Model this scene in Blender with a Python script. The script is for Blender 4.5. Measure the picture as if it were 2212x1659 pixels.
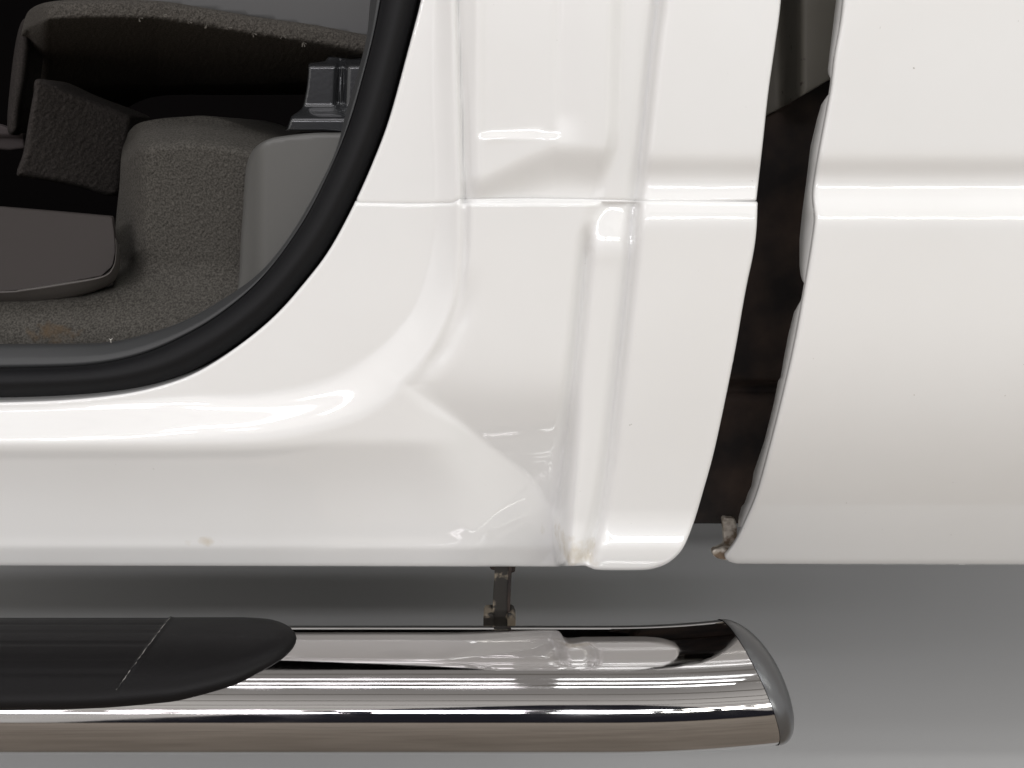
import bpy, math, random
import numpy as np
from mathutils import Vector
from mathutils.geometry import delaunay_2d_cdt
random.seed(4); rng = np.random.default_rng(4)
for o in list(bpy.data.objects): bpy.data.objects.remove(o)
S = bpy.context.scene
COL = S.collection
R = math.radians

# ------------------------------------------------------------------ camera
H, CZ, PITCH, FOV = .72, .80, R(16), R(62)
cam = bpy.data.cameras.new('camera'); cam.angle = FOV; cam.sensor_fit = 'HORIZONTAL'
cam.clip_start = .01; cam.clip_end = 100
camo = bpy.data.objects.new('camera', cam); COL.objects.link(camo)
camo.location = (0, -H, CZ); camo.rotation_euler = (R(90) - PITCH, 0, 0)
S.camera = camo
S.render.resolution_x = 1024; S.render.resolution_y = 768
S.view_settings.view_transform = 'Standard'; S.view_settings.look = 'None'
S.view_settings.exposure = .30; S.view_settings.gamma = 1
S.render.engine = 'CYCLES'

# ------------------------------------------------------------------ world: workshop surroundings
W = bpy.data.worlds.new('World'); S.world = W; W.use_nodes = True
nt = W.node_tree; nt.nodes.clear()
def N(t, **kw):
    n = nt.nodes.new(t)
    for k, v in kw.items(): setattr(n, k, v)
    return n
def M_(op, a, b=None, clamp=False):
    n = N('ShaderNodeMath', operation=op, use_clamp=clamp)
    for i, v in enumerate((a, b)):
        if v is None: continue
        if isinstance(v, (int, float)): n.inputs[i].default_value = v
        else: nt.links.new(v, n.inputs[i])
    return n.outputs[0]
def MIX(f, a, b):
    n = N('ShaderNodeMix', data_type='RGBA')
    for s, v in ((n.inputs[0], f), (n.inputs[6], a), (n.inputs[7], b)):
        if isinstance(v, (int, float)): s.default_value = v
        elif isinstance(v, tuple): s.default_value = (*v, 1)
        else: nt.links.new(v, s)
    return n.outputs[2]
tc = N('ShaderNodeTexCoord'); sp = N('ShaderNodeSeparateXYZ'); nt.links.new(tc.outputs['Generated'], sp.inputs[0])
X, Y, Z = sp.outputs
zp = M_('MAXIMUM', Z, .02)
v = M_('DIVIDE', Y, zp); u = M_('DIVIDE', X, zp)
fr = M_('FRACT', M_('MULTIPLY', v, 3.1))
seam = M_('LESS_THAN', fr, .13)
over = N('ShaderNodeMapRange', interpolation_type='SMOOTHSTEP'); nt.links.new(Z, over.inputs[0])
over.inputs[1].default_value = .55; over.inputs[2].default_value = .92
ceil_c = MIX(seam, MIX(over.outputs[0], (.66, .645, .62), (.30, .29, .28)), (.20, .19, .175))
hor = N('ShaderNodeMapRange', interpolation_type='SMOOTHSTEP'); nt.links.new(Z, hor.inputs[0])
hor.inputs[1].default_value = .10; hor.inputs[2].default_value = .16
az = M_('DIVIDE', X, M_('MAXIMUM', M_('MULTIPLY', Y, -1), .05))
car = M_('MULTIPLY', M_('LESS_THAN', Z, M_('SUBTRACT', .62, M_('MULTIPLY', M_('POWER', M_('ABSOLUTE', M_('SUBTRACT', az, .12)), 2), 1.7))), M_('LESS_THAN', Y, 0))
nz = N('ShaderNodeTexNoise'); nz.inputs['Scale'].default_value = 5; nz.inputs['Detail'].default_value = 4
nt.links.new(tc.outputs['Generated'], nz.inputs['Vector'])
nr = N('ShaderNodeMapRange'); nt.links.new(nz.outputs[0], nr.inputs[0])
nr.inputs[1].default_value = .5; nr.inputs[2].default_value = .62
dark = MIX(nr.outputs[0], (.62, .61, .60), (.45, .44, .42))
allc = MIX(car, MIX(hor.outputs[0], dark, ceil_c), (.02, .02, .026))
bg = N('ShaderNodeBackground'); nt.links.new(allc, bg.inputs[0]); bg.inputs[1].default_value = 1.15
wo = N('ShaderNodeOutputWorld'); nt.links.new(bg.outputs[0], wo.inputs[0])

# ------------------------------------------------------------------ strip lamps overhead
def strip(x, y, z, L, wd, e, col, rot=(0, 0, 0), spread=180):
    l = bpy.data.lights.new('strip_lamp', 'AREA'); l.shape = 'RECTANGLE'
    l.size = L; l.size_y = wd; l.energy = e; l.color = col; l.spread = R(spread)
    o = bpy.data.objects.new('strip_lamp', l); COL.objects.link(o)
    o.location = (x, y, z); o.rotation_euler = rot
    return o
WARM, PINK, YEL = (.965, .99, 1), (.985, .955, 1), (1, 1, .94)
for yy, e in ((-.40, 1.6), (-.72, 2.4), (-1.02, 3.6)):
    for xx, c in ((-2.1, PINK), (-.62, PINK), (.80, WARM), (2.3, YEL)):
        strip(xx, yy, 3.0, 1.25, .09, e * (.8 if xx < 0 else 1.05), c, (R(12), 0, 0))
for yy, zz, e in ((-5.0, 2.75, 15), (-6.6, 2.9, 22)):
    for xx, c in ((-3.7, PINK), (-2.1, PINK), (-.55, PINK), (1.0, WARM), (2.5, YEL), (4.0, YEL)):
        strip(xx, yy, zz, 1.25, .15, e * (.88 if xx < -.6 else 1.05 if xx < 2 else .75), c, (R(58), 0, 0))

# ------------------------------------------------------------------ mapping helpers
KP = 2 * math.tan(FOV / 2) / 2212
cp, sn = math.cos(PITCH), math.sin(PITCH)
def at(px, py, y):
    """point on the vertical plane(s) y seen at the traced photo position (2212 wide)"""
    px = np.asarray(px, float); py = np.asarray(py, float); y = np.asarray(y, float)
    cx = (px - 1106) * KP; cy = -(py - 829.5) * KP
    dy = cp + cy * sn; dz = -sn + cy * cp
    t = (y + H) / dy
    return np.stack([cx * t, y + 0 * t, CZ + dz * t], -1)
def atv(px, py, y): return Vector(at(px, py, y).tolist())
def sstep(a, b, x):
    t = np.clip((x - a) / (b - a), 0, 1); return t * t * (3 - 2 * t)
def cat(pts, n=12, closed=False):
    """Catmull-Rom through points"""
    P = np.array(pts, float)
    if closed: Q = np.vstack([P[-1], P, P[0], P[1]])
    else: Q = np.vstack([2 * P[0] - P[1], P, 2 * P[-1] - P[-2]])
    out = []
    for i in range(1, len(Q) - 2):
        for t in np.linspace(0, 1, n, endpoint=False):
            a, b, c, d = Q[i - 1], Q[i], Q[i + 1], Q[i + 2]
            out.append(.5 * (2 * b + (c - a) * t + (2 * a - 5 * b + 4 * c - d) * t * t + (3 * b - a - 3 * c + d) * t ** 3))
    if not closed: out.append(Q[-2])
    return np.array(out)
def resample(P, n, closed=False):
    P = np.array(P, float)
    if closed: P = np.vstack([P, P[:1]])
    d = np.r_[0, np.cumsum(np.hypot(*np.diff(P, axis=0).T))]
    t = np.linspace(0, d[-1], n + (1 if closed else 0))
    Q = np.stack([np.interp(t, d, P[:, 0]), np.interp(t, d, P[:, 1])], -1)
    return Q[:-1] if closed else Q
def dist(pts, poly, closed=False):
    P = np.array(poly, float)
    A, B = (P, np.roll(P, -1, 0)) if closed else (P[:-1], P[1:])
    out = np.full(len(pts), 1e9)
    AB = B - A; L2 = np.maximum((AB ** 2).sum(1), 1e-12)
    for s in range(0, len(pts), 4000):
        q = pts[s:s + 4000, None, :]
        t = np.clip(((q - A) * AB).sum(-1) / L2, 0, 1)
        dd = q - (A + t[..., None] * AB)
        out[s:s + 4000] = np.sqrt((dd ** 2).sum(-1)).min(1)
    return out
def inside(pts, poly):
    P = np.array(poly, float); Q = np.roll(P, -1, 0)
    c = np.zeros(len(pts), bool)
    for (x1, y1), (x2, y2) in zip(P, Q):
        if y1 == y2: continue
        m = (pts[:, 1] > min(y1, y2)) & (pts[:, 1] <= max(y1, y2))
        c ^= m & (pts[:, 0] < x1 + (pts[:, 1] - y1) * (x2 - x1) / (y2 - y1))
    return c

# ------------------------------------------------------------------ objects
def link(name, verts, faces, mat, parent=None, smooth=True):
    me = bpy.data.meshes.new(name)
    me.from_pydata([tuple(map(float, q)) for q in verts], [], [tuple(int(i) for i in f) for f in faces])
    me.update()
    if smooth: me.polygons.foreach_set('use_smooth', [True] * len(me.polygons))
    me.materials.append(mat)
    o = bpy.data.objects.new(name, me); COL.objects.link(o)
    if parent is not None: o.parent = parent
    return o
def tag(o, label=None, cat=None, kind=None, group=None):
    for k, val in (('label', label), ('category', cat), ('kind', kind), ('group', group)):
        if val: o[k] = val
    return o
def empty(name, label, cat):
    o = bpy.data.objects.new(name, None); COL.objects.link(o); return tag(o, label, cat)

def surf(name, outline, depth, mat, parent=None, step=5, r=10, rh=.004, thick=.01, mapf=None, jit=0, ostep=None, extra=None, coarse=None):
    """sheet bounded by a traced outline; depth(px,py)-> y; rolled edge of r px; folded-back rim of thickness thick"""
    O = np.array(outline, float)
    per = np.hypot(*(np.diff(np.vstack([O, O[:1]]), axis=0).T)).sum()
    O = resample(O, max(12, int(per / (ostep or step))), True)
    if ((O[:, 0] * np.roll(O[:, 1], -1) - O[:, 1] * np.roll(O[:, 0], -1)).sum()) < 0: O = O[::-1]
    x0, y0 = O.min(0); x1, y1 = O.max(0)
    gx, gy = np.meshgrid(np.arange(x0, x1, step), np.arange(y0, y1, step))
    G = np.stack([gx.ravel(), gy.ravel()], -1)
    if coarse is not None:
        far = (G[:, 0] < -15) | (G[:, 0] > 2230) | (G[:, 1] < -15)
        ii = (np.round((G[:, 0] - x0) / step).astype(int) % coarse == 0) & (np.round((G[:, 1] - y0) / step).astype(int) % coarse == 0)
        G = G[~far | ii]
    G = G[inside(G, O)]
    dB = dist(G, O, True)
    G = G[dB > max(r * 1.15, step * .6)]
    rings = []
    if r > 0:
        T = np.roll(O, -1, 0) - np.roll(O, 1, 0); T /= np.maximum(np.hypot(*T.T), 1e-9)[:, None]
        Nn = np.stack([-T[:, 1], T[:, 0]], -1)
        for f in (.06, .18, .36, .62, 1.0):
            q = O + Nn * r * f
            q = q[inside(q, O)]
            dq = dist(q, O, True)
            rings.append(q[dq > r * f * .93])
    pts = np.vstack([O] + rings + [G] + ([extra] if extra is not None else []))
    n = len(O)
    res = delaunay_2d_cdt([Vector((float(a), float(b))) for a, b in pts], [(i, (i + 1) % n) for i in range(n)], [], 1, 1e-5, False)
    V = np.array([(q.x, q.y) for q in res[0]]); F = [tuple(f) for f in res[2]]
    cen = np.array([V[list(f)].mean(0) for f in F]); ins = inside(cen, O); F = [f for f, q in zip(F, ins) if q]
    d = dist(V, O, True)
    y = depth(V[:, 0], V[:, 1])
    if r > 0:
        k = np.clip(1 - d / r, 0, 1); roll = rh * (1 - np.sqrt(np.maximum(1 - k * k, 0)))
        y = y + roll
    if jit: y = y + rng.normal(0, jit, len(y))
    mf = mapf or at
    P3 = mf(V[:, 0], V[:, 1], y)
    # boundary edges -> rim
    ec = {}
    for f in F:
        for a, b in zip(f, f[1:] + f[:1]): ec[(a, b)] = 1
    be = [(a, b) for (a, b) in ec if (b, a) not in ec]
    verts = [tuple(q) for q in P3]; faces = list(F)
    if thick:
        bi = {}
        fwd = {}
        for a, b in be:
            for i in (a, b):
                if i not in bi:
                    bi[i] = len(verts)
                    if mapf is None: q = (P3[i][0], P3[i][1] + thick, P3[i][2])
                    else: q = tuple(mf(V[i:i+1, 0], V[i:i+1, 1], y[i:i+1] + thick)[0])
                    verts.append(q)
            faces.append((b, a, bi[a], bi[b]))
    # orient so front faces look to -y
    f0 = F[len(F) // 2]; a, b, c = (np.array(P3[i]) for i in f0)
    if np.cross(b - a, c - a)[1] > 0: faces = [f[::-1] for f in faces]
    return link(name, verts, faces, mat, parent)

def loft(name, A, B, prof, mat, parent=None, n=160):
    """strip between two traced curves; prof = list of (u, y)"""
    A = resample(A, n); B = resample(B, n)
    verts = []; faces = []; m = len(prof)
    for i in range(n):
        for (uu, y) in prof:
            q = A[i] * (1 - uu) + B[i] * uu
            verts.append(at(q[0], q[1], y))
    for i in range(n - 1):
        for j in range(m - 1):
            a = i * m + j; faces.append((a, a + 1, a + m + 1, a + m))
    return link(name, verts, faces, mat, parent)
def boxm(name, lo, hi, mat, parent=None, skip=()):
    (a, b, c), (d, e, f) = lo, hi
    vs = [(a,b,c),(d,b,c),(d,e,c),(a,e,c),(a,b,f),(d,b,f),(d,e,f),(a,e,f)]
    fs = {'bottom':(0,3,2,1),'top':(4,5,6,7),'front':(0,1,5,4),'right':(1,2,6,5),'back':(2,3,7,6),'left':(3,0,4,7)}
    return link(name, vs, [q for k, q in fs.items() if k not in skip], mat, parent, False)

# ------------------------------------------------------------------ materials
def mat(name, base, rough=.5, metal=0, coat=0, spec=.5):
    m = bpy.data.materials.new(name); m.use_nodes = True
    b = m.node_tree.nodes['Principled BSDF']
    b.inputs['Base Color'].default_value = (*base, 1); b.inputs['Roughness'].default_value = rough
    b.inputs['Metallic'].default_value = metal; b.inputs['Coat Weight'].default_value = coat
    b.inputs['Coat Roughness'].default_value = .03; b.inputs['Specular IOR Level'].default_value = spec
    return m
def noise_mix(m, c1, c2, scale, lo=.4, hi=.6, detail=6, src=None, rough=None):
    t = m.node_tree; b = t.nodes['Principled BSDF']
    tcn = t.nodes.new('ShaderNodeTexCoord'); nn = t.nodes.new('ShaderNodeTexNoise')
    nn.inputs['Scale'].default_value = scale; nn.inputs['Detail'].default_value = detail
    t.links.new(tcn.outputs['Object'], nn.inputs['Vector'])
    mr = t.nodes.new('ShaderNodeMapRange'); mr.inputs[1].default_value = lo; mr.inputs[2].default_value = hi
    t.links.new(nn.outputs[0], mr.inputs[0])
    mx = t.nodes.new('ShaderNodeMix'); mx.data_type = 'RGBA'
    t.links.new(mr.outputs[0], mx.inputs[0])
    if src is not None: t.links.new(src, mx.inputs[6])
    else: mx.inputs[6].default_value = (*c1, 1)
    mx.inputs[7].default_value = (*c2, 1)
    t.links.new(mx.outputs[2], b.inputs['Base Color'])
    return mx.outputs[2]
def bump(m, scale, strength, distv=.001, detail=3):
    t = m.node_tree; b = t.nodes['Principled BSDF']
    tcn = t.nodes.new('ShaderNodeTexCoord'); nn = t.nodes.new('ShaderNodeTexNoise')
    nn.inputs['Scale'].default_value = scale; nn.inputs['Detail'].default_value = detail
    t.links.new(tcn.outputs['Object'], nn.inputs['Vector'])
    bp = t.nodes.new('ShaderNodeBump'); bp.inputs['Strength'].default_value = strength; bp.inputs['Distance'].default_value = distv
    t.links.new(nn.outputs[0], bp.inputs['Height']); t.links.new(bp.outputs[0], b.inputs['Normal'])
def spot_stain(m, src, center, radius, col, scale, lo=.42, hi=.6):
    """a stain with a ragged shape of its own round a place on the paint"""
    t = m.node_tree; b = t.nodes['Principled BSDF']
    tcn = t.nodes.new('ShaderNodeTexCoord')
    vm = t.nodes.new('ShaderNodeVectorMath'); vm.operation = 'SUBTRACT'; t.links.new(tcn.outputs['Object'], vm.inputs[0]); vm.inputs[1].default_value = center
    vs = t.nodes.new('ShaderNodeVectorMath'); vs.operation = 'DIVIDE'; t.links.new(vm.outputs[0], vs.inputs[0]); vs.inputs[1].default_value = radius
    ln = t.nodes.new('ShaderNodeVectorMath'); ln.operation = 'LENGTH'; t.links.new(vs.outputs[0], ln.inputs[0])
    nn = t.nodes.new('ShaderNodeTexNoise'); nn.inputs['Scale'].default_value = scale; nn.inputs['Detail'].default_value = 6
    t.links.new(tcn.outputs['Object'], nn.inputs['Vector'])
    ms = t.nodes.new('ShaderNodeMath'); ms.operation = 'MULTIPLY_ADD'; t.links.new(ln.outputs['Value'], ms.inputs[0]); ms.inputs[1].default_value = -.45; t.links.new(nn.outputs[0], ms.inputs[2])
    mr = t.nodes.new('ShaderNodeMapRange'); t.links.new(ms.outputs[0], mr.inputs[0])
    mr.inputs[1].default_value = lo - .3; mr.inputs[2].default_value = hi - .3
    mx = t.nodes.new('ShaderNodeMix'); mx.data_type = 'RGBA'; t.links.new(mr.outputs[0], mx.inputs[0])
    if src is None: mx.inputs[6].default_value = b.inputs['Base Color'].default_value
    else: t.links.new(src, mx.inputs[6])
    mx.inputs[7].default_value = (*col, 1); t.links.new(mx.outputs[2], b.inputs['Base Color'])
    return mx.outputs[2]

PAINT = mat('white_paint', (.80, .79, .775), .36, 0, 1.0)
s_ = noise_mix(PAINT, (.80, .798, .79), (.775, .770, .758), 4, .4, .65)
s_ = spot_stain(PAINT, s_, tuple(at(425, 1203, 0)), (.022, .1, .007), (.66, .61, .53), 60, .40, .75)
s_ = spot_stain(PAINT, s_, tuple(at(1235, 1200, 0)), (.035, .1, .016), (.60, .55, .46), 90, .40, .80)
s_ = spot_stain(PAINT, s_, tuple(at(1580, 1150, .03)), (.012, .1, .03), (.33, .25, .16), 120, .40, .5)
s_ = spot_stain(PAINT, s_, tuple(at(1545, 1195, .03)), (.012, .1, .012), (.12, .085, .05), 120, .30, .42)
s_ = noise_mix(PAINT, None, (.45, .43, .40), 230, .775, .83, 2, s_)
bump(PAINT, 60, .03, .002, 2)
RUB = mat('black_rubber', (.007, .007, .008), .6, 0, 0, .22); bump(RUB, 900, .15, .0005)
GAPM = mat('black_gap', (.004, .004, .004), .8, 0, 0, .1)
GREY = mat('grey_plastic', (.092, .091, .086), .45); bump(GREY, 1500, .12, .0004)
GREYT = mat('grey_trim_plastic', (.038, .039, .04), .5); bump(GREYT, 700, .05, .0004)
CARP = mat('grey_carpet', (.1, .095, .085), .95, 0, 0, .1)
s_ = noise_mix(CARP, (.040, .037, .033), (.094, .088, .078), 520, .35, .68, 3)
s_ = spot_stain(CARP, s_, tuple(at(150, 705, .14)), (.03, .2, .012), (.085, .058, .034), 120, .40, .85)
bump(CARP, 1400, .5, .0012, 4)
FABR = mat('grey_fabric', (.10, .09, .08), .95, 0, 0, .1)
noise_mix(FABR, (.04, .036, .032), (.09, .082, .072), 600, .35, .65, 3); bump(FABR, 900, .8, .002, 4)
DARKF = mat('dark_fabric', (.04, .036, .034), .95, 0, 0, .1)
noise_mix(DARKF, (.022, .019, .018), (.042, .037, .034), 500, .35, .65, 3); bump(DARKF, 900, .7, .002, 4)
MATM = mat('brown_grey_rubber', (.024, .0185, .0165), .75); bump(MATM, 800, .1, .0004)
MATE = mat('highlit_rubber_edge', (.085, .077, .072), .5)  # mat rubber lightened in colour for the highlight along the lip
BRK = mat('painted_steel', (.028, .029, .031), .26, .3, .7); bump(BRK, 240, .10, .001)
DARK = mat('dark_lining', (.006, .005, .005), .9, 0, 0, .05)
FRAME = mat('rusty_frame_steel', (.03, .024, .02), .8)
noise_mix(FRAME, (.016, .012, .011), (.075, .048, .036), 14, .4, .7)
SHADE = mat('shaded_bed_paint', (.5, .47, .41), .6)  # body paint of the bed, darkened in colour for the shade in the gap
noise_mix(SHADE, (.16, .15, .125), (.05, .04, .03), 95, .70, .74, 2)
CHR = mat('polished_chrome', (.41, .395, .39), .045, 1.0); bump(CHR, 40, .03, .001, 3)
CAPM = mat('satin_grey_cap', (.14, .142, .147), .30, .8); bump(CAPM, 500, .06, .0005)
PADM = mat('black_step_rubber', (.0045, .004, .0043), .48, 0, 0, .16); bump(PADM, 900, .25, .0006)
SCUFF = mat('scuffed_rubber', (.30, .28, .26), .8); noise_mix(SCUFF, (.20, .19, .18), (.02, .02, .02), 220, .5, .58)
RUST = mat('flaking_bracket', (.05, .04, .03), .7)
noise_mix(RUST, (.025, .022, .019), (.22, .185, .14), 60, .54, .62, 4); bump(RUST, 150, .3, .001)
t_ = CHR.node_tree; tq = t_.nodes.new('ShaderNodeTexCoord'); mp = t_.nodes.new('ShaderNodeMapping'); mp.inputs['Scale'].default_value = (6, 60, 60)
nq = t_.nodes.new('ShaderNodeTexNoise'); nq.inputs['Scale'].default_value = 2; nq.inputs['Detail'].default_value = 8
t_.links.new(tq.outputs['Object'], mp.inputs[0]); t_.links.new(mp.outputs[0], nq.inputs['Vector'])
rq = t_.nodes.new('ShaderNodeMapRange'); rq.inputs[1].default_value = .42; rq.inputs[2].default_value = .68; rq.inputs[3].default_value = .025; rq.inputs[4].default_value = .11
t_.links.new(nq.outputs[0], rq.inputs[0]); t_.links.new(rq.outputs[0], t_.nodes['Principled BSDF'].inputs['Roughness'])
LINT = mat('white_lint', (.7, .68, .62), .9)

# ------------------------------------------------------------------ floor
FL = mat('floor_paint', (.64, .64, .64), .85, 0, 0, .2)
t = FL.node_tree; b = t.nodes['Principled BSDF']
tcn = t.nodes.new('ShaderNodeTexCoord'); sx = t.nodes.new('ShaderNodeSeparateXYZ'); t.links.new(tcn.outputs['Object'], sx.inputs[0])
lt = t.nodes.new('ShaderNodeMath'); lt.operation = 'LESS_THAN'; lt.inputs[1].default_value = .02; t.links.new(sx.outputs[1], lt.inputs[0])
nn = t.nodes.new('ShaderNodeTexNoise'); nn.inputs['Scale'].default_value = 6; nn.inputs['Detail'].default_value = 8; t.links.new(tcn.outputs['Object'], nn.inputs['Vector'])
m1 = t.nodes.new('ShaderNodeMix'); m1.data_type = 'RGBA'; t.links.new(nn.outputs[0], m1.inputs[0]); m1.inputs[6].default_value = (.20, .17, .14, 1); m1.inputs[7].default_value = (.46, .41, .35, 1)
m2 = t.nodes.new('ShaderNodeMix'); m2.data_type = 'RGBA'; t.links.new(lt.outputs[0], m2.inputs[0]); m2.inputs[6].default_value = (.64, .64, .64, 1); t.links.new(m1.outputs[2], m2.inputs[7])
t.links.new(m2.outputs[2], b.inputs['Base Color'])
fl = link('floor', [(-15, -15, 0), (15, -15, 0), (15, 15, 0), (-15, 15, 0)], [(0, 1, 2, 3)], FL, None, False)
tag(fl, 'smooth grey floor under the truck', None, 'structure')

# ------------------------------------------------------------------ traced curves (2212-wide photo units)
SEAL_OUT = cat([(985, -620), (958, -300), (936, -110), (918, 0), (904, 55), (884, 131), (848, 262), (817, 345), (777, 436), (717, 548), (658, 624), (624, 664), (590, 698), (548, 733), (496, 771), (448, 801), (397, 825), (298, 852), (159, 868), (0, 874), (-180, 876), (-420, 876), (-1500, 876)])
SEAL_IN = cat([(900, -620), (868, -300), (842, -110), (823, 0), (807, 79), (778, 190), (754, 270), (714, 365), (655, 480), (567, 600), (476, 679), (397, 726), (317, 762), (238, 782), (159, 791), (0, 795), (-180, 796), (-420, 796), (-1500, 796)])
TRIM_IN = cat([(878, -620), (845, -300), (818, -110), (800, 0), (793, 79), (766, 182), (748, 240), (726, 325), (675, 428), (619, 520), (555, 595), (468, 655), (397, 694), (317, 722), (238, 740), (159, 743), (0, 744), (-180, 744), (-420, 744), (-1500, 744)])
def smooth(P, wd=9, n=1200):
    Q = resample(P, n); k = np.ones(wd) / wd
    E = np.pad(Q, ((wd // 2, wd // 2), (0, 0)), 'reflect', reflect_type='odd')
    return np.stack([np.convolve(E[:, i], k, 'valid') for i in (0, 1)], -1)
SEAL_OUT, SEAL_IN, TRIM_IN = smooth(SEAL_OUT, 25), smooth(SEAL_IN, 25), smooth(TRIM_IN, 25)
C_UP = cat([(984, -620), (987, -200), (988, 0), (993, 150), (998, 300), (1001, 430), (998, 560), (985, 650), (950, 730), (912, 792), (880, 834)])
CREASE = cat([(950, -620), (944, -200), (938, 0), (934, 200), (938, 400), (930, 540), (898, 650), (858, 707), (800, 760), (700, 815), (560, 845), (420, 850), (300, 860), (150, 874), (0, 881), (-420, 884)])
C_DIAG = np.array([(880, 834), (1010, 925), (1150, 1035), (1186, 1095), (1198, 1165), (1214, 1236)], float)
L1 = np.vstack([C_UP, cat(C_DIAG)[1:]])
C_RING = np.vstack([C_UP, cat([(880, 834), (830, 880), (750, 920), (600, 951), (400, 958), (0, 959), (-420, 960)])[1:]])
G1Y, G1X = [-620, 0, 300, 440, 496, 555, 762, 881, 1000, 1119, 1240], [1338, 1332, 1324, 1290, 1274, 1271, 1250, 1237, 1225, 1213, 1208]
G2Y, G2X = [-620, 0, 119, 278, 397, 476, 603, 802, 1000, 1119, 1199, 1240], [1440, 1423, 1407, 1391, 1377, 1369, 1358, 1335, 1312, 1293, 1273, 1268]
def softline(ys, xs, wd=70):
    yy = np.arange(-700, 1330, 4.0); xx = np.interp(yy, ys, xs); k = np.ones(int(wd / 4)) / int(wd / 4)
    n_ = len(k); xp = np.r_[np.full(n_, xx[0]), xx, xx[-1] + (xx[-1] - xx[-2]) * np.arange(1, n_ + 1)]
    return np.stack([np.convolve(xp, k, 'same')[n_:-n_], yy], -1)
GG1 = softline(G1Y, G1X); GG2 = softline(G2Y, G2X)

MM = .75 * KP                                   # metres per photo unit near the panel
BY = np.arange(-700, 1400.0)
def integ(slopes):                              # slope(py) outward per metre down -> outward height table
    return np.cumsum(slopes) * MM
sl = -.38 * np.exp(-((BY - 362) / 24) ** 2) + .52 * np.exp(-((BY - 438) / 34) ** 2)
BODYLINE = integ(sl); BODYLINE -= BODYLINE[int(700 + 620)]
def bodyline(py): return np.interp(py, BY, BODYLINE)
slr = -.34 * sstep(940, 972, BY) + .24 * sstep(985, 1165, BY) + .10 * sstep(1150, 1174, BY) - .42 * sstep(1176, 1190, BY)
ROCK = integ(slr); LIPS = integ(-.42 * sstep(1176, 1190, BY))
slo = -.10 * sstep(640, 1000, BY) * (BY < 1105) + .42 * sstep(1105, 1165, BY) * (1 - sstep(1172, 1192, BY)) - .12 * sstep(1185, 1215, BY)
OUTB = integ(slo)

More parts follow.
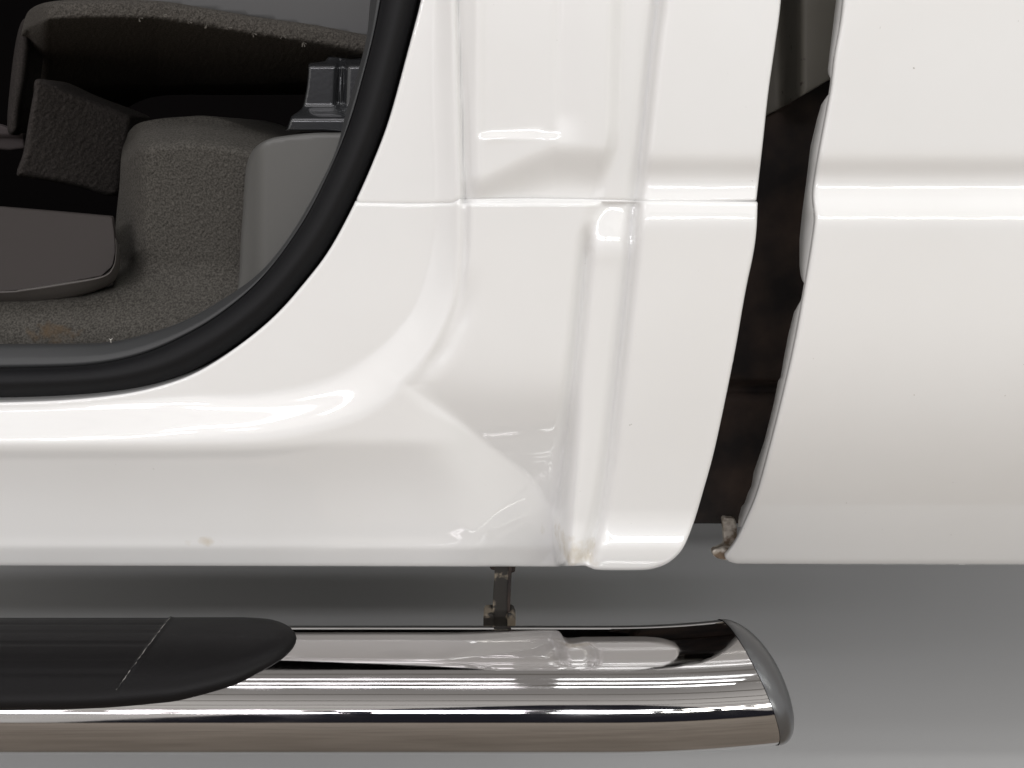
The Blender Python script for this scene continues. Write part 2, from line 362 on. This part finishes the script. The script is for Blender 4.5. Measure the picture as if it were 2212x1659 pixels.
def cab_depth(px, py):
    px = np.maximum(px, -400)
    pts = np.stack([px, py], -1)
    c = lambda P: (px - np.interp(py, P[:, 1], P[:, 0]))
    # rockers and door-opening ring
    D = dist(pts, SEAL_OUT); d2 = dist(pts, C_RING)
    order = L1
    s1 = dist(pts, L1) * np.where(px > np.interp(py, L1[:, 1], L1[:, 0]), 1, -1)
    ring_edge_y = np.interp(px, C_RING[::-1][:, 0], C_RING[::-1][:, 1])
    below = (px < 880) & (py > ring_edge_y) | ((px >= 880) & (py > 834))
    tt = np.where(below, 1.0, D / np.maximum(D + d2, 1e-6))
    wv = sstep(900, 560, py)                      # 1 on the upright part, 0 along the rocker
    incr = inside(pts, np.vstack([CREASE, [(-440, -640)]]))
    dcr = dist(pts, CREASE); t2 = np.where(incr, 0, dcr / np.maximum(dcr + d2, 1e-6)); t2 = np.where(below, 1, t2)
    
    ring = -.028 + .003 * np.clip(tt, 0, 1) + .012 * (.55 * sstep(0, 1, t2) + .45 * np.clip(t2 * 1.06 - .03, 0, 1))
    
    hR = ring + np.interp(py, BY, ROCK) * sstep(-5, 40, np.where(below, d2, -d2) + 5)
    # the fold between the rocker and the hollow of the cab corner
    dg = dist(pts, C_DIAG); sd = np.clip(((px - 880) * 318 + (py - 834) * 286) / (318. ** 2 + 286. ** 2), 0, 1.1)
    hv = -.0125 - .048 * np.maximum(sd, 0) ** 1.35
    hR2 = hv + .23 * MM * np.minimum(dg, 170) + np.interp(py, BY, LIPS)
    smin = lambda a_, b_, k_: -k_ * np.log(np.exp(-a_ / k_) + np.exp(-b_ / k_))
    wr = sstep(850, 1040, px) * below * sstep(0, 60, d2)
    hR = hR * (1 - wr) + smin(hR2, hR + .003, .004) * wr
    # pocket below the seam, plain pillar above it
    kk = .005; pa = hv + .36 * MM * dg
    hP = -kk * np.log(np.exp(-pa / kk) + np.exp(.010 / kk))
    hP = hP - .004 * np.exp(-((s1 - 14) / 26) ** 2) * sstep(560, 700, py) * sstep(850, 750, py)
    kx = np.interp(px, [980, 1050, 1120, 1200, 1290, 1400], [400, 385, 350, 318, 322, 332])
    hU = -.006 - .0125 * sstep(-12, 92, py - kx) - .008 * sstep(1040, 1000, px)
    hU = hU - .0022 * sstep(1024, 1052, px) * sstep(1214, 1188, px - 8 * sstep(0, -300, py - 290)) * sstep(302, 284, py)
    hU = hU - .003 * sstep(1280, 1200, px) * sstep(1190, 1215, px) * sstep(330, 240, py)
    hU = hU + .0006 * np.exp(-((py - 292 + (px - 1110) * .09) / 9) ** 2) * sstep(1040, 1065, px) * sstep(1185, 1160, px)
    up = sstep(441, 434, py)
    g1 = c(GG1)
    hG = -.009 - .010 * sstep(560, 436, py) * (1 - up) - .006 * up
    hPU = hP * (1 - up) + hU * up
    # pocket -> ridge
    w1 = np.where(py < 440, 18, 28)
    hPG = hPU * (1 - sstep(-w1, w1, g1)) + hG * sstep(-w1, w1, g1)
    hPG = hPG - .012 * np.exp(-((g1 + 6) / 13) ** 2) * sstep(470, 560, py) * sstep(1150, 1100, py)
    # ridge dome below the seam
    hPG = hPG + .0025 * np.exp(-(((px - 1315) / 45) ** 2 + ((py - 505) / 48) ** 2)) * (1 - up)
    g2 = c(GG2)
    hO = bodyline(py) + np.interp(py, BY, OUTB)
    h = hPG * (1 - sstep(-8, 16, g2)) + hO * sstep(-8, 16, g2)
    h = h - .0085 * np.exp(-((g2 - 1) / 12) ** 2) * sstep(1235, 1190, py) - .002 * np.exp(-((g2) / 20) ** 2)
    # ring / rocker against pocket
    wl = np.where(py < 820, np.where(py < 440, 10, 16), np.clip(20 - (py - 820) * .06, 11, 20)) + 22 * np.exp(-(((px - 885) ** 2 + (py - 840) ** 2) / 75. ** 2))
    k = sstep(-wl, wl, s1)
    h = hR * (1 - k) + h * k
    h = h - .005 * np.exp(-((s1 - 3) / 9) ** 2) * sstep(760, 500, py)
    h = h - .003 * np.exp(-((s1 - 2) / 3.5) ** 2) * sstep(450, 436, py)
    # bottom of the gutter channel
    h = h + .006 * sstep(1120, 1200, py) * np.exp(-((px - 1235) / 40) ** 2)
    return -h

def bed_depth(px, py):
    py_ = np.minimum(py, 1300)
    tn = .14 * np.clip((py_ - 640) / 600, 0, 1.2) ** 2.9
    return -(bodyline(py_)) + tn + .004

# ------------------------------------------------------------------ the truck
truck = empty('pickup_truck', 'white pickup truck with open door, chrome side step and dark gap before the bed', 'pickup truck')
truck.location = (0, 0, 0)

SEAM = [(777, 437), (870, 439), (975, 438), (984, 434), (992, 429), (1130, 427), (1260, 429), (1380, 433), (1500, 434), (1636, 435)]
so = SEAL_OUT
up_seal = so[so[:, 1] < 436]; lo_seal = so[so[:, 1] > 438]
# tuck the panel edge a little under the seal
def tuck(P, n=9): return P - np.array([n * .8, n * .6])
RIGHT_UP = cat([(1712, -620), (1700, -200), (1687, 0), (1675, 95), (1660, 200), (1649, 300), (1640, 380), (1634, 434)])
RIGHT_LO = cat([(1637, 437), (1634, 500), (1627, 551), (1616, 603), (1606, 655), (1585, 774), (1546, 961), (1518, 1065), (1498, 1131), (1479, 1178), (1462, 1201), (1442, 1217), (1420, 1226), (1395, 1231), (1340, 1232), (1290, 1231), (1276, 1227), (1264, 1222)])
upper = np.vstack([tuck(up_seal), [(770, 440)], [(q[0], q[1] + 3) for q in SEAM[1:-1]], RIGHT_UP[::-1]])
lower = np.vstack([SEAM, RIGHT_LO, [(1200, 1224), (1000, 1224), (600, 1223), (300, 1222.5), (0, 1222), (-420, 1222), (-3000, 1222), (-3000, 868)], tuck(lo_seal)[::-1]])
cab = surf('cab_body', upper, cab_depth, PAINT, truck, step=5, r=7, rh=.004, thick=.035, coarse=5)
cabl = surf('cab_corner_panel', lower, lambda a, b: cab_depth(a, b) - .0016, PAINT, truck, step=5, r=7, rh=.004, thick=.035, coarse=5)

# door weatherstrip
prof = [(0, .062)] + [(.02 + .80 * k / 12, .046 - .017 * math.sin(math.pi * k / 12) ** .6) for k in range(13)] + [(.84, .058), (.88, .062), (1.03, .060)]
seal = loft('door_seal', SEAL_IN, SEAL_OUT, prof, RUB, truck, 420)
trim = loft('sill_trim', TRIM_IN, SEAL_IN, [(-.02, .100), (0.0, .078), (.06, .072), (.2, .068), (.55, .060), (.85, .054), (1.0, .056), (1.12, .075)], GREYT, truck, 400)

# cab interior shell
boxm('cab_lining', (-1.5, .11, .46), (.12, 1.4, 1.75), DARK, truck, skip=('front',))

# carpet: hump on the wheel side and the floor in front of it
def ground_depth(px, py):
    left = sstep(330, 245, px) * sstep(640, 560, py)
    top = sstep(330, 255, py - np.interp(px, [250, 300, 340, 420, 490, 560, 620], [60, 15, 5, 0, 8, 25, 40]))
    base = .150 - .045 * sstep(560, 740, py) + .05 * sstep(420, 620, px) * 0
    return base + .10 * left ** 1.5 + .10 * top ** 2
HUMP = np.vstack([cat([(244, 620), (247, 560), (250, 480), (258, 400), (262, 335), (272, 295), (296, 268), (340, 257), (395, 252), (445, 250), (492, 259), (540, 277), (590, 292), (640, 300)]), [(760, 300), (700, 460), (590, 610), (480, 690), (330, 750), (160, 765), (-900, 765), (-900, 640), (60, 640), (180, 638)]])
carpet = surf('carpet', HUMP, ground_depth, CARP, truck, step=3.4, r=14, rh=.012, thick=.2, jit=.00035)
# side trim panel behind the seal
PANEL = np.vstack([cat([(790, 280), (738, 286), (680, 287), (625, 292), (582, 300), (552, 318), (536, 345), (529, 385), (525, 450), (520, 520), (516, 600), (505, 680)]), [(620, 600), (760, 420), (800, 330)]])
surf('corner_trim_panel', PANEL, lambda a, b: .094 + 0 * a + .02 * sstep(1, 0, (a - 515) / 60), GREY, truck, step=6, r=9, rh=.006, thick=.05)

# bench seat edge overhead
def seat_depth(px, py):
    e = np.interp(px, [40, 62, 110, 200, 340, 430, 560, 680, 800, 860], [40, 22, 4, 0, 2, 16, 38, 55, 78, 90])
    q = np.clip((py - e) / 100, -1, 3)
    return .19 + .05 * np.clip(.35 - q, 0, 1) ** 2 + .20 * np.clip(q - .35, 0, 3) ** 1.2 + .10 * sstep(110, 40, px)
SEATP = cat([(44, 260), (42, 120), (50, 55), (66, 20), (112, 3), (200, -1), (340, 2), (430, 15), (560, 37), (680, 54), (800, 77), (860, 88), (870, 150), (800, 160), (620, 180), (400, 185), (180, 190), (90, 240)], 8, True)
seat = surf('bench_seat', SEATP, seat_depth, FABR, truck, step=4, r=10, rh=.010, thick=.25, jit=.0006)
SHIELD = [(150, -260), (950, -260), (900, 60), (860, 100), (700, 72), (560, 46), (430, 26), (330, 14), (240, 6)]
surf('seat_side_shield', SHIELD, lambda a, b: .255 + 0 * a, mat('dark_grey_plastic', (.055, .054, .053), .5), truck, step=10, r=10, rh=.01, thick=.05)
for k, (fx, fy, fl_) in enumerate(((888, 20, 1), ) ): pass
# frayed threads on the seat edge
FRAY = mat('frayed_thread', (.13, .12, .105), .9)
for (fx, fy, n_) in ((490, 58, 6), (447, 52, 5), (405, 45, 3), (300, 38, 4), (655, 90, 6), (610, 76, 3), (545, 70, 3), (350, 30, 3)):
    tv = []; tf = []
    tv.append(at(fx, fy, .176))
    for j in range(n_):
        ln_ = rng.uniform(5, 12); an = rng.uniform(.1, 2.2); w_ = .12
        i0 = len(tv)
        for (dx, dy) in ((ln_ * math.cos(an - w_), ln_ * math.sin(an - w_)), (ln_ * math.cos(an + w_), ln_ * math.sin(an + w_))):
            tv.append(at(fx + dx, fy + dy, .178))
        tf.append((0, i0, i0 + 1))
    link('frayed_thread', tv, tf, FRAY, seat, False)

# seat side, carpeted riser, belt
surf('seat_side_trim', cat([(16, 280), (22, 180), (36, 80), (52, 40), (66, 60), (60, 150), (46, 230), (38, 285)], 6, True), lambda a, b: .30 + 0 * a, DARKF, truck, step=6, r=14, rh=.02, thick=.03)
surf('seat_riser', cat([(84, 170), (170, 205), (276, 245), (284, 262), (270, 340), (254, 421), (180, 407), (119, 394), (60, 384), (36, 376), (50, 330), (62, 260), (72, 205)], 5, True), lambda a, b: .27 + .05 * (a - 160) / 120, DARKF, truck, step=4, r=12, rh=.012, thick=.05, jit=.0005)
surf('belt_strap', [(-60, 262), (0, 268), (52, 286), (56, 322), (20, 326), (-60, 318)], lambda a, b: .33 + .01 * sstep(292, 298, b), mat('belt_webbing', (.03, .022, .022), .8), truck, step=5, r=6, rh=.006, thick=.004)

# steel seat mount
def brk_depth(px, py):
    s = np.exp(-((px - (737 - .04 * (py - 180))) / 8.5) ** 2) * sstep(122, 140, py) * sstep(236, 222, py)
    s2 = np.exp(-((px - (737 - .04 * (py - 180))) / 3.0) ** 2) * sstep(122, 140, py) * sstep(236, 222, py)
    return .175 + .014 * s - .010 * s2 - .02 * sstep(225, 262, py) + .02 * sstep(146, 126, py)
BRP = cat([(666, 141), (671, 136), (700, 132), (708, 124), (716, 122), (760, 127), (800, 130), (800, 200), (790, 284), (700, 284), (622, 283), (621, 276), (628, 254), (632, 249), (650, 236), (655, 226), (658, 212), (661, 196), (663, 182), (665, 160)], 4, True)
brk = surf('seat_bracket', BRP, brk_depth, BRK, truck, step=3, r=5, rh=.005, thick=.012)

# ---- frame and the deep dark gap between cab and bed
def rail_depth(px, py):
    return .20 + .02 * np.exp(-((py - 840) / 22) ** 2) - .012 * np.exp(-((py - 818) / 6) ** 2) - .012 * np.exp(-((py - 862) / 6) ** 2)
surf('frame_rail', [(1380, -700), (1900, -700), (1860, 0), (1840, 500), (1800, 900), (1760, 1131), (1380, 1131)], rail_depth, FRAME, truck, step=12, r=0, thick=.3)
boxm('underbody_blocker', (-1.6, .24, .47), (1.6, 3.6, .56), DARK, truck)  # unseen slab, run past the truck's width to keep rear light off the floor
boxm('bed_light_block', (.37, .22, .57), (1.6, 1.9, 1.14), DARK, truck)  # unseen box added to stop lamp light falling behind the bed side
boxm('light_leak_lid', (.12, .03, 1.145), (1.6, 1.9, 1.16), DARK, truck)  # unseen lid added to block light leaking over the top of the body
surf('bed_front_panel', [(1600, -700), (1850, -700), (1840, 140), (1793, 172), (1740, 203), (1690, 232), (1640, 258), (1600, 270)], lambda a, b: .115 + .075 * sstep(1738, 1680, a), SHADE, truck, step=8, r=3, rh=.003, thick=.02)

# ---- bed side with its folded front edge
BEDL = cat([(1838, -620), (1826, -200), (1820, 0), (1802, 119), (1796, 170), (1791, 206), (1774, 297), (1760, 377), (1755, 417), (1757, 450), (1759, 476), (1753, 524), (1744, 580), (1731, 655), (1715, 742), (1691, 849), (1663, 961), (1636, 1060), (1612, 1119), (1590, 1165), (1572, 1191), (1565, 1200), (1572, 1212), (1590, 1218)])
BEDP = np.vstack([BEDL, [(1800, 1219), (2000, 1219.5), (2212, 1220), (2600, 1220), (5200, 1220), (5200, -620)]])
bed = surf('bed_side', BEDP, bed_depth, PAINT, truck, step=6, r=12, rh=.006, thick=.002, coarse=4)
def flange(name, rows):
    rows = np.array(rows, float)
    ys = np.arange(rows[0, 0], rows[-1, 0] + .1, 3.0)
    xf = np.interp(ys, rows[:, 0], rows[:, 1])
    v_ = []; f_ = []
    for i, (yy, xe) in enumerate(zip(ys, xf)):
        xo = np.interp(yy, BEDL[:, 1], BEDL[:, 0])
        d0 = bed_depth(np.array([xo]), np.array([yy]))[0] + .006
        p0 = at(xo, yy, d0)
        off = max(xo - xe, .5)
        # run straight back until it projects to the traced inner edge
        g = (1106 - xe)
        dep = d0 + (d0 + H) * (off / max(xe - 1106, 60))
        dep = min(dep, d0 + .05)
        pts_ = [at(xo + 5, yy, d0 - .002), p0, at(xe * .5 + xo * .5, yy, (d0 + dep) / 2), at(xe, yy, dep), at(xe + 2, yy, dep + .004)]
        v_ += pts_
    for i in range(len(ys) - 1):
        for j in range(4): f_.append((i * 5 + j, i * 5 + j + 1, i * 5 + j + 6, i * 5 + j + 5))
    return link(name, v_, f_, PAINT, bed)
flange('front_flange', [(-620, 1824), (0, 1806), (99, 1794), (150, 1788), (160, 1789), (168, 1793), (173, 1796)])
flange('front_flange', [(203, 1791), (208, 1786), (226, 1774), (258, 1764.6), (317, 1750.6), (397, 1741), (456, 1733), (516, 1727), (575, 1727), (592, 1729), (604, 1732), (614, 1738)])
flange('front_flange', [(640, 1733), (650, 1729), (675, 1715), (722, 1703), (774, 1693), (816, 1686), (822, 1681), (873, 1671), (953, 1651), (1020, 1628), (1050, 1623), (1064, 1616), (1088, 1608), (1094, 1602), (1115, 1596), (1140, 1594)])
TABM = mat('rusty_white_paint', (.6, .56, .5), .5); noise_mix(TABM, (.58, .53, .46), (.17, .12, .08), 90, .42, .62, 5)
TAB = cat([(1560, 1119), (1572, 1118), (1586, 1120), (1592, 1138), (1593, 1160), (1600, 1180), (1598, 1205), (1580, 1210), (1556, 1208), (1542, 1201), (1537, 1192), (1541, 1185), (1556, 1179), (1563, 1171), (1562, 1150)], 5, True)
tab = surf('hem_tab', TAB, lambda a, b: .150 - .02 * sstep(1165, 1190, b), TABM, bed, step=4, r=5, rh=.004, thick=.004)
tab['label'] = 'rusty bent lower tab'

# ---- chrome step bar
EA, EB, BYC, BZC = .066, .048, -.05, -.479 + CZ
def pxd(y, z): return (y + H) * cp - (z - CZ) * sn            # distance along the view axis
def bar_py(th):
    y = BYC - EA * np.cos(th); z = BZC + EB * np.sin(th)
    d = pxd(y, z); vv = (y + H) * sn + (z - CZ) * cp
    return 829.5 - vv / d / KP
THS = np.linspace(R(-90), R(170), 2000); PYS = bar_py(THS); i0 = PYS.argmin(); i1 = PYS.argmax()
lo_, hi_ = min(i0, i1), max(i0, i1)
def th_of(py): return np.interp(-np.asarray(py, float), -PYS[lo_:hi_][::1] if PYS[lo_] > PYS[hi_ - 1] else PYS[lo_:hi_], THS[lo_:hi_])
def bar_x(px, th=R(40)):
    y = BYC - EA * np.cos(th); z = BZC + EB * np.sin(th)
    return (px - 1106) * KP * pxd(y, z)
XE = float(bar_x(1660, R(10)))
NS = 72
def sweep(stations, nseg=NS):
    v_ = []; f_ = []
    for (x, y, z, s, yaw, sh) in stations:
        for k in range(nseg):
            a = 2 * math.pi * k / nseg
            oy = -EA * s * math.cos(a); oz = EB * s * math.sin(a)
            v_.append((x - oy * math.sin(yaw) - sh * math.sin(a), y + oy * math.cos(yaw), z + oz))
    for i in range(len(stations) - 1):
        for k in range(nseg):
            a = i * nseg + k; b2 = i * nseg + (k + 1) % nseg
            f_.append((a, a + nseg, b2 + nseg, b2))
    return v_, f_
st = []; XB = XE - .145
x, y = XB, BYC
st = [(xx, BYC, BZC, 1, 0, 0) for xx in np.linspace(-1.7, XB, 46)]
yaw = 0
NB = 24; ds = .148 / NB
for k in range(NB):
    yaw = R(9) * sstep(0, 1, (k + 1) / NB * .9)
    x += ds * math.cos(yaw); y += ds * math.sin(yaw); st.append((x, y, BZC, 1, float(yaw), .014 * ((k + 1) / NB) ** 2))
step_root = bpy.data.objects.new('side_step', None); COL.objects.link(step_root); step_root.parent = truck
v_, f_ = sweep(st); link('step_tube', v_, f_, CHR, step_root)
cst = []; xs, ys, yw = x, y, float(yaw)
cst.append((xs - .0006, ys, BZC, 1.012, yw, .014))
for q in np.linspace(0, 1, 16):
    a = q * math.pi / 2
    L = .026 * math.sin(a); s = 1.012 * (max(math.cos(a), .0) ** .62) if q < 1 else .02
    cst.append((xs + .0008 + L * math.cos(yw), ys + L * math.sin(yw), BZC, max(s, .02), yw, .014 * math.cos(a)))
v_, f_ = sweep(cst); f_.append(tuple(range(len(v_) - NS, len(v_))))
link('end_cap', v_, f_, CAPM, step_root)

# step pad: rubber moulded over the top of the tube
ARC = .056 / MM
def pad_map(px, v_, y):
    th = np.asarray(v_) / ARC * -1
    o = -np.asarray(y)                         # outward
    x_ = (px - 1106) * KP * pxd(BYC - EA * np.cos(th), BZC + EB * np.sin(th))
    nx = np.cos(th) / EA; nz_ = np.sin(th) / EB; l_ = np.hypot(nx, nz_)
    return np.stack([x_, BYC - EA * np.cos(th) - o * nx / l_, BZC + EB * np.sin(th) + o * nz_ / l_], -1)
lowP = cat([(-900, 1536), (-300, 1536), (0, 1536), (200, 1531), (330, 1521), (400, 1511), (500, 1482), (560, 1452), (605, 1425), (630, 1402), (640, 1386)])
lowv = np.stack([lowP[:, 0], -th_of(lowP[:, 1]) * ARC], -1)
tipv = lowv[-1, 1]; topv = -R(132) * ARC
rest = cat([(640, tipv), (641, tipv - 16), (634, tipv - 36), (618, tipv - 58), (590, tipv - 82), (530, topv)])
PADO = np.vstack([lowv, rest[1:], [(-900, topv)]])
lv = lambda py: -float(th_of(py)) * ARC
DGP = np.array([(368 - 106 * q, lv(1356 + 140 * q)) for q in np.linspace(0, 1, 40)])
DG = [DGP[0], DGP[-1]]
def pad_h(px, v_):
    dgx = np.interp(v_, DGP[:, 1], DGP[:, 0])
    tread = sstep(2, -8, px - dgx) * sstep(DG[0][1] - 40, DG[0][1] - 30, v_) * sstep(DG[1][1] + 4, DG[1][1] - 4, v_)
    per = (DG[1][1] - DG[0][1]) / 6
    g = np.abs(((v_ - DG[0][1]) / per) % 1 - .5) * 2
    o = .0088 - .0006 * tread * sstep(.72, .95, g) - .0005 * tread
    o = o + .0010 * np.exp(-((px - dgx) / 3.5) ** 2) * (v_ > DG[0][1] - 30) * (v_ < DG[1][1])
    return -o
pad = surf('step_pad', PADO, pad_h, PADM, step_root, step=4.5, r=34, rh=.0098, thick=.004, mapf=pad_map)
# worn pale line along the end of the tread
pv = []; pf = []
for i in range(40):
    a, bb = DGP[i]; a += rng.normal(0, .5)
    w_ = .45 + .5 * rng.random() if (i % 7) not in (0, 3) else .15
    for s in (-w_, w_):
        pv.append(pad_map(np.array([a + s]), np.array([bb + s * .5]), np.array([-.0099]))[0])
for i in range(39): pf.append((2 * i, 2 * i + 1, 2 * i + 3, 2 * i + 2))
link('worn_tread_edge', pv, pf, SCUFF, pad, False)

# mounting bracket
YB = -.012
def plate(pts, y, th_, mat_, name, parent):
    n = len(pts); vs = [at(a, bb, y) for a, bb in pts]; vs += [(q[0], q[1] + th_, q[2]) for q in vs]
    fs = [tuple(range(n))[::-1], tuple(range(n, 2 * n))] + [(i, (i + 1) % n, (i + 1) % n + n, i + n) for i in range(n)]
    o = link(name, vs, fs, mat_, parent, False)
    bv = o.modifiers.new('bevel', 'BEVEL'); bv.width = .0012; bv.segments = 2
    return o
mb = plate([(1069, 1222), (1101, 1222), (1100, 1260), (1098, 1310), (1097, 1365), (1062, 1365), (1065, 1290), (1068, 1245)], YB + .075, .006, RUST, 'mounting_bracket', step_root)
plate([(1099, 1222), (1106, 1222), (1103, 1290), (1100, 1362), (1096, 1362), (1096, 1290)], YB + .072, .03, FRAME, 'bracket_web', mb)
plate([(1056, 1222), (1114, 1222), (1113, 1236), (1101, 1240), (1068, 1233), (1060, 1231)], YB + .079, .03, FRAME, 'bracket_flange', mb)
for pts in ([(1044, 1336), (1047, 1328), (1062, 1327), (1066, 1330), (1065, 1362), (1044, 1362)], [(1096, 1328), (1104, 1326), (1110, 1330), (1114, 1340), (1114, 1362), (1096, 1362)]):
    plate(pts, YB + .068, .02, RUST, 'bolt', mb)

# ------------------------------------------------------------------ loose things
MATO = [(-900, 440), (0, 446), (120, 456), (243, 467), (247, 500), (249, 520), (250, 545), (244, 575), (220, 597), (130, 614), (50, 627), (0, 631), (-900, 640)]
def mat_depth(px, py): return .175 - .055 * np.clip((py - 450) / 180, 0, 1)
fm = surf('floor_mat', MATO, mat_depth, MATM, None, step=6, r=3, rh=.003, thick=.003)
tag(fm, 'brown grey rubber floor mat with raised lip on the cab carpet', 'floor mat')
lipA = cat([(250, 516), (251, 548), (245, 578), (221, 599), (130, 616), (50, 628), (0, 632), (-320, 640), (-900, 642)])
lipB = cat([(257, 530), (259, 566), (254, 592), (238, 614), (180, 638), (100, 653), (0, 656), (-320, 660), (-900, 662)])
lip = loft('raised_lip', lipA, lipB, [(-.14, .128), (-.10, .112), (-.02, .108), (.06, .110), (.35, .116), (.8, .126), (1.0, .14), (1.02, .18)], MATE, fm, 160)
v_ = []
lv_ = [at(239 + a, 735 + bb, .074 - .004 * c_) for a, bb, c_ in ((-4, -4, 0), (0, -2, 1), (5, -5, 0), (2, 0, 1), (2, 6, 0), (-1, 5, 0), (-1, 0, 1), (0, 0, 2))]
ln = link('lint', lv_, [(0, 1, 7), (1, 2, 7), (2, 3, 7), (3, 4, 7), (4, 5, 7), (5, 6, 7), (6, 0, 7)], LINT, None, False)
tag(ln, 'tiny scrap of white lint caught on the edge of the grey sill trim', 'lint')
